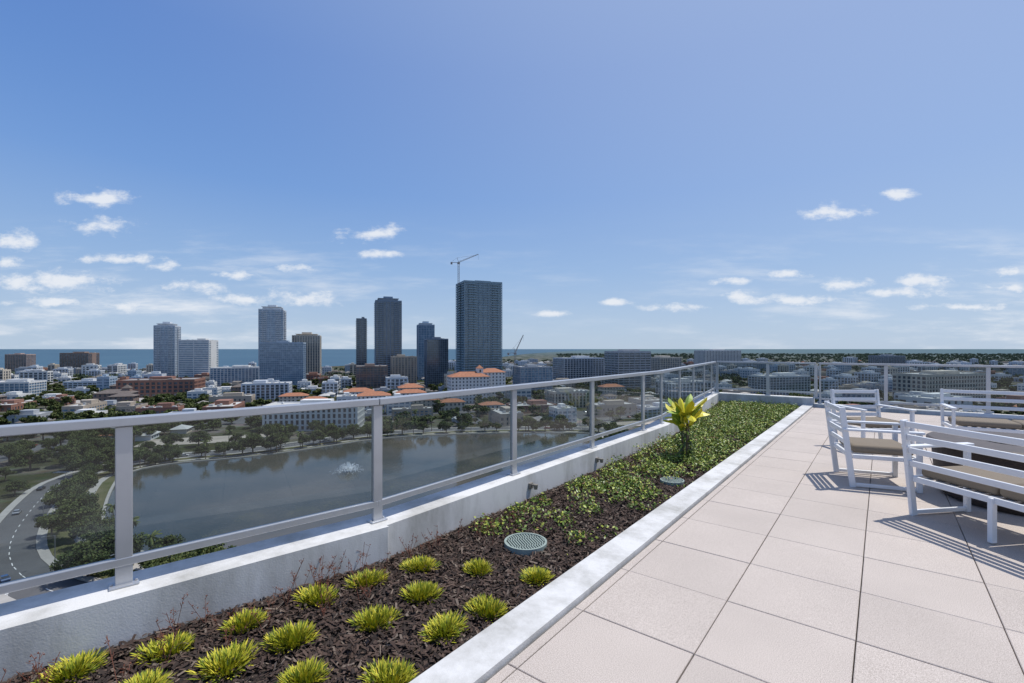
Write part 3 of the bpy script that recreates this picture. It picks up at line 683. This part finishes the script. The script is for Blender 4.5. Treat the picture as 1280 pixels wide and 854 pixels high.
# ---- cars, lamps
cw=glassfacade('car_glass',(.02,.025,.03),(.03,.035,.04),rough=.05); tyre=mat('tyre',(.02,.02,.02),rough=.9); hub=mat('wheel_hub',(.4,.4,.4),rough=.4,metal=.6)
carmeshes=[]
for i,c in enumerate([(.7,.7,.7),(.03,.03,.035),(.35,.36,.38),(.35,.03,.03),(.05,.10,.22),(.62,.6,.55)]):
    m=MB(); pr=[(-2.2,.35),(-2.25,.75),(-2.0,.95),(-1.3,1.0),(1.0,.95),(2.0,.8),(2.25,.6),(2.2,.35)]
    def ext(pr,w0,w1,mi):
        n=len(pr); vs=[(x,-w,z) for (x,z),w in zip(pr,w0)]+[(x,w,z) for (x,z),w in zip(pr,w0)]
        m.add(vs,[(i,(i+1)%n,n+(i+1)%n,n+i) for i in range(n)]+[tuple(range(n,2*n)),tuple(reversed(range(n)))],mi)
    ext(pr,[.85,.9,.9,.9,.88,.85,.8,.85],0,0)
    ext([(-1.75,.96),(-1.2,1.42),(.25,1.42),(.95,.94)],[.84,.68,.68,.84],0,1); m.box((-.48,0,1.435),(1.35,1.3,.03),0,0)
    for x in(-1.35,1.35):
        for s in(-1,1):
            n=14; vs=[(x+.33*math.cos(6.283*k/n),s*.72,.33+.33*math.sin(6.283*k/n)) for k in range(n)]+[(x+.33*math.cos(6.283*k/n),s*.93,.33+.33*math.sin(6.283*k/n)) for k in range(n)]
            m.add(vs,[(k,(k+1)%n,n+(k+1)%n,n+k) for k in range(n)]+[tuple(range(n,2*n))],2); m.box((x,s*.935,.33),(.3,.02,.3),.0,3)
    carmeshes.append(m.mesh('parked_car',[mat('car_paint_%d'%i,c,rough=.25,spec=.6),cw,tyre,hub]))
road=outset(lake,19.5); road2=outset(lake,25.5); n=len(road)
for i in range(0,n,3):
    src=road if random.random()<.5 else road2; a=src[i];b_=src[(i+1)%n]
    place(random.choice(carmeshes),'parked_car',(a[0],a[1],G+.11),math.atan2(b_[1]-a[1],b_[0]-a[0]))
for cx,cy,nx_,ny_ in((105,445,12,5),(420,560,14,5),(-285,400,12,4),(640,640,14,4)):
    for i in range(nx_):
        for j in range(ny_):
            if random.random()<.45: continue
            u=(i-nx_/2)*5.2+2; v=(j-ny_/2)*11+5; place(random.choice(carmeshes),'parked_car',(cx+u*cg-v*sg,cy+u*sg+v*cg,G+.18),GR+math.pi/2+random.choice([0,math.pi]))
for k in range(260):
    kk=random.randint(-12,14); t=random.uniform(-700,1200); u=kk*95+random.choice([-2.8,2.8,-4.6]); v=t; x=u*cg-v*sg;y=u*sg+v*cg
    if y<130 or y>1100 or abs(x)>1.15*y or inlake(x,y): continue
    place(random.choice(carmeshes),'car',(x,y,G+.11),GR+math.pi/2)
mb=MB(); mb.cyl((0,0,0),.12,8.5,8,0,.07); mb.beam((0,0,8.4),(2.2,0,8.9),.08,.08); mb.box((2.5,0,8.88),(.8,.3,.14)); lamp=mb.mesh('street_lamp',[mat('lamp_post',(.3,.3,.3),rough=.5,metal=.5)])
lr=outset(lake,15.5)
for i in range(0,n,4): place(lamp,'street_lamp',(lr[i][0],lr[i][1],G+.2),math.atan2(lr[i][1]-lcy,lr[i][0]-lcx))

# ================================================================= LIGHT
SE,SA=66,68
dirv=Vector((math.sin(R(SA))*math.cos(R(SE)),math.cos(R(SA))*math.cos(R(SE)),math.sin(R(SE))))
w=bpy.data.worlds.new('World'); scene.world=w; w.use_nodes=True; nt=w.node_tree; bg=nt.nodes['Background']
sky=nt.nodes.new('ShaderNodeTexSky'); sky.sky_type='NISHITA'; sky.sun_disc=False; sky.sun_elevation=R(SE); sky.sun_rotation=R(SA); sky.altitude=60; sky.air_density=1.0; sky.dust_density=.6; sky.ozone_density=2.0
ST_=.10
bg.inputs['Strength'].default_value=ST_
def nd(t,**k):
    n=nt.nodes.new(t)
    for a,v in k.items(): setattr(n,a,v)
    return n
def ma(op,a,b_=None,c=None):
    n=nd('ShaderNodeMath',operation=op)
    for i,v in enumerate((a,b_,c)):
        if v is None: continue
        if isinstance(v,(int,float)): n.inputs[i].default_value=v
        else: nt.links.new(v,n.inputs[i])
    return n.outputs[0]
tc=nd('ShaderNodeTexCoord'); sp=nd('ShaderNodeSeparateXYZ'); nt.links.new(tc.outputs['Generated'],sp.inputs[0])
rp=nd('ShaderNodeValToRGB'); e=rp.color_ramp.elements
stops=[(0,(.47,.60,.77)),(.06,(.42,.56,.77)),(.16,(.30,.47,.76)),(.30,(.18,.35,.72)),(.50,(.095,.235,.62)),(1,(.045,.14,.46))]
e[0].position=0; e[0].color=(*stops[0][1],1); e[1].position=1; e[1].color=(*stops[-1][1],1)
for p_,c_ in stops[1:-1]:
    q=e.new(p_); q.color=(*c_,1)
nt.links.new(sp.outputs[2],rp.inputs['Fac'])
dt=nd('ShaderNodeVectorMath',operation='DOT_PRODUCT'); nt.links.new(tc.outputs['Generated'],dt.inputs[0]); dt.inputs[1].default_value=dirv
gl_=nd('ShaderNodeMapRange'); gl_.interpolation_type='SMOOTHSTEP'; gl_.inputs[1].default_value=.15; gl_.inputs[2].default_value=1.05; gl_.inputs[4].default_value=.62; nt.links.new(dt.outputs['Value'],gl_.inputs[0])
mg=nd('ShaderNodeMix',data_type='RGBA'); nt.links.new(gl_.outputs[0],mg.inputs[0]); nt.links.new(rp.outputs['Color'],mg.inputs[6]); mg.inputs[7].default_value=(.60,.71,.92,1)
sc_=nd('ShaderNodeVectorMath',operation='SCALE'); nt.links.new(mg.outputs[2],sc_.inputs[0]); sc_.inputs['Scale'].default_value=1/ST_
skm=nd('ShaderNodeMix',data_type='RGBA'); skm.inputs[0].default_value=.86; nt.links.new(sky.outputs[0],skm.inputs[6]); nt.links.new(sc_.outputs[0],skm.inputs[7])
ym=ma('MAXIMUM',sp.outputs[1],.05); u=ma('DIVIDE',sp.outputs[0],ym); v=ma('DIVIDE',sp.outputs[2],ym)
cb=nd('ShaderNodeCombineXYZ'); nt.links.new(u,cb.inputs[0]); nt.links.new(v,cb.inputs[1]); P=cb.outputs[0]
def wnoise(scl,scale,detail,rough=.6):
    s=nd('ShaderNodeVectorMath',operation='MULTIPLY'); s.inputs[1].default_value=scl; nt.links.new(P,s.inputs[0])
    n=nd('ShaderNodeTexNoise'); n.inputs['Scale'].default_value=scale; n.inputs['Detail'].default_value=detail; n.inputs['Roughness'].default_value=rough; nt.links.new(s.outputs[0],n.inputs['Vector']); return n.outputs['Fac']
n1=wnoise((1,1.9,1),17,6,.64)
clouds=[(118,249,50,13),(127,281,44,12),(12,302,36,15),(465,293,42,12),(476,318,28,7),(375,336,28,7),(250,359,42,9),(298,344,34,8),(1040,266,50,11),(1128,243,26,9),(918,351,36,7),(988,343,32,6),(1064,356,38,9),(1152,350,36,9),(1266,339,28,7),(385,373,54,13),(205,333,24,9),(8,327,22,10),(1120,366,64,8),(920,370,24,9),(60,352,100,16),(1265,360,32,7),(150,382,50,8),(990,376,64,8),(770,378,26,6),(150,325,60,7),(310,375,40,8),(60,378,60,7),(840,384,40,6),(1200,384,60,6),(690,392,40,5)]
cur=None
for (a,b_,ra,rb) in clouds:
    s=nd('ShaderNodeVectorMath',operation='SUBTRACT'); nt.links.new(P,s.inputs[0]); s.inputs[1].default_value=((a-640)/590,(436-b_)/590,0)
    m_=nd('ShaderNodeVectorMath',operation='MULTIPLY'); nt.links.new(s.outputs[0],m_.inputs[0]); m_.inputs[1].default_value=(590/ra/1.05,590/rb/1.05,0)
    l=nd('ShaderNodeVectorMath',operation='LENGTH'); nt.links.new(m_.outputs[0],l.inputs[0]); o=ma('SUBTRACT',1.0,l.outputs['Value'])
    cur=o if cur is None else ma('MAXIMUM',cur,o)
cur=ma('MAXIMUM',cur,-2.5)
t=ma('MULTIPLY_ADD',ma('SUBTRACT',n1,.5),3.2,cur)
mr=nd('ShaderNodeMapRange'); mr.interpolation_type='SMOOTHSTEP'; mr.inputs[1].default_value=.0; mr.inputs[2].default_value=1.05; mr.inputs[4].default_value=.88; nt.links.new(t,mr.inputs[0])
n2=wnoise((1,6,1),3.2,7,.62); mr2=nd('ShaderNodeMapRange'); mr2.interpolation_type='SMOOTHSTEP'; mr2.inputs[1].default_value=.46; mr2.inputs[2].default_value=.76; nt.links.new(n2,mr2.inputs[0])
up=nd('ShaderNodeMapRange'); up.interpolation_type='SMOOTHSTEP'; up.inputs[1].default_value=.30; up.inputs[2].default_value=.10; nt.links.new(v,up.inputs[0])
au=ma('ABSOLUTE',ma('SUBTRACT',u,.12)); si=nd('ShaderNodeMapRange'); si.inputs[1].default_value=.1; si.inputs[2].default_value=.8; si.inputs[3].default_value=.25; si.inputs[4].default_value=.9; nt.links.new(au,si.inputs[0])
wis=ma('MULTIPLY',ma('MULTIPLY',mr2.outputs[0],up.outputs[0]),si.outputs[0])
fac=ma('MAXIMUM',mr.outputs[0],wis); front=ma('GREATER_THAN',sp.outputs[1],.06); fac=ma('MULTIPLY',fac,front)
mx=nd('ShaderNodeMix',data_type='RGBA'); nt.links.new(fac,mx.inputs[0]); nt.links.new(skm.outputs[2],mx.inputs[6]); mx.inputs[7].default_value=(.84/ST_,.87/ST_,.92/ST_,1)
nt.links.new(mx.outputs[2],bg.inputs['Color'])
sd=bpy.data.lights.new('sun','SUN'); sd.energy=4.0; sd.angle=R(.53); sd.color=(1,.965,.91); so=bpy.data.objects.new('sun',sd); scene.collection.objects.link(so)
so.rotation_euler=dirv.to_track_quat('Z','Y').to_euler(); so.location=(0,0,50)
cam=bpy.data.cameras.new('camera'); co=bpy.data.objects.new('camera',cam); scene.collection.objects.link(co); co.location=(0,0,Hc); co.rotation_euler=(R(90),0,0)
cam.sensor_width=36; cam.lens=16.6; cam.shift_y=9/1280; cam.clip_start=.05; cam.clip_end=150000; scene.camera=co
scene.view_settings.view_transform='Standard'; scene.view_settings.look='None'; scene.view_settings.exposure=0
print('objects',len(bpy.data.objects))
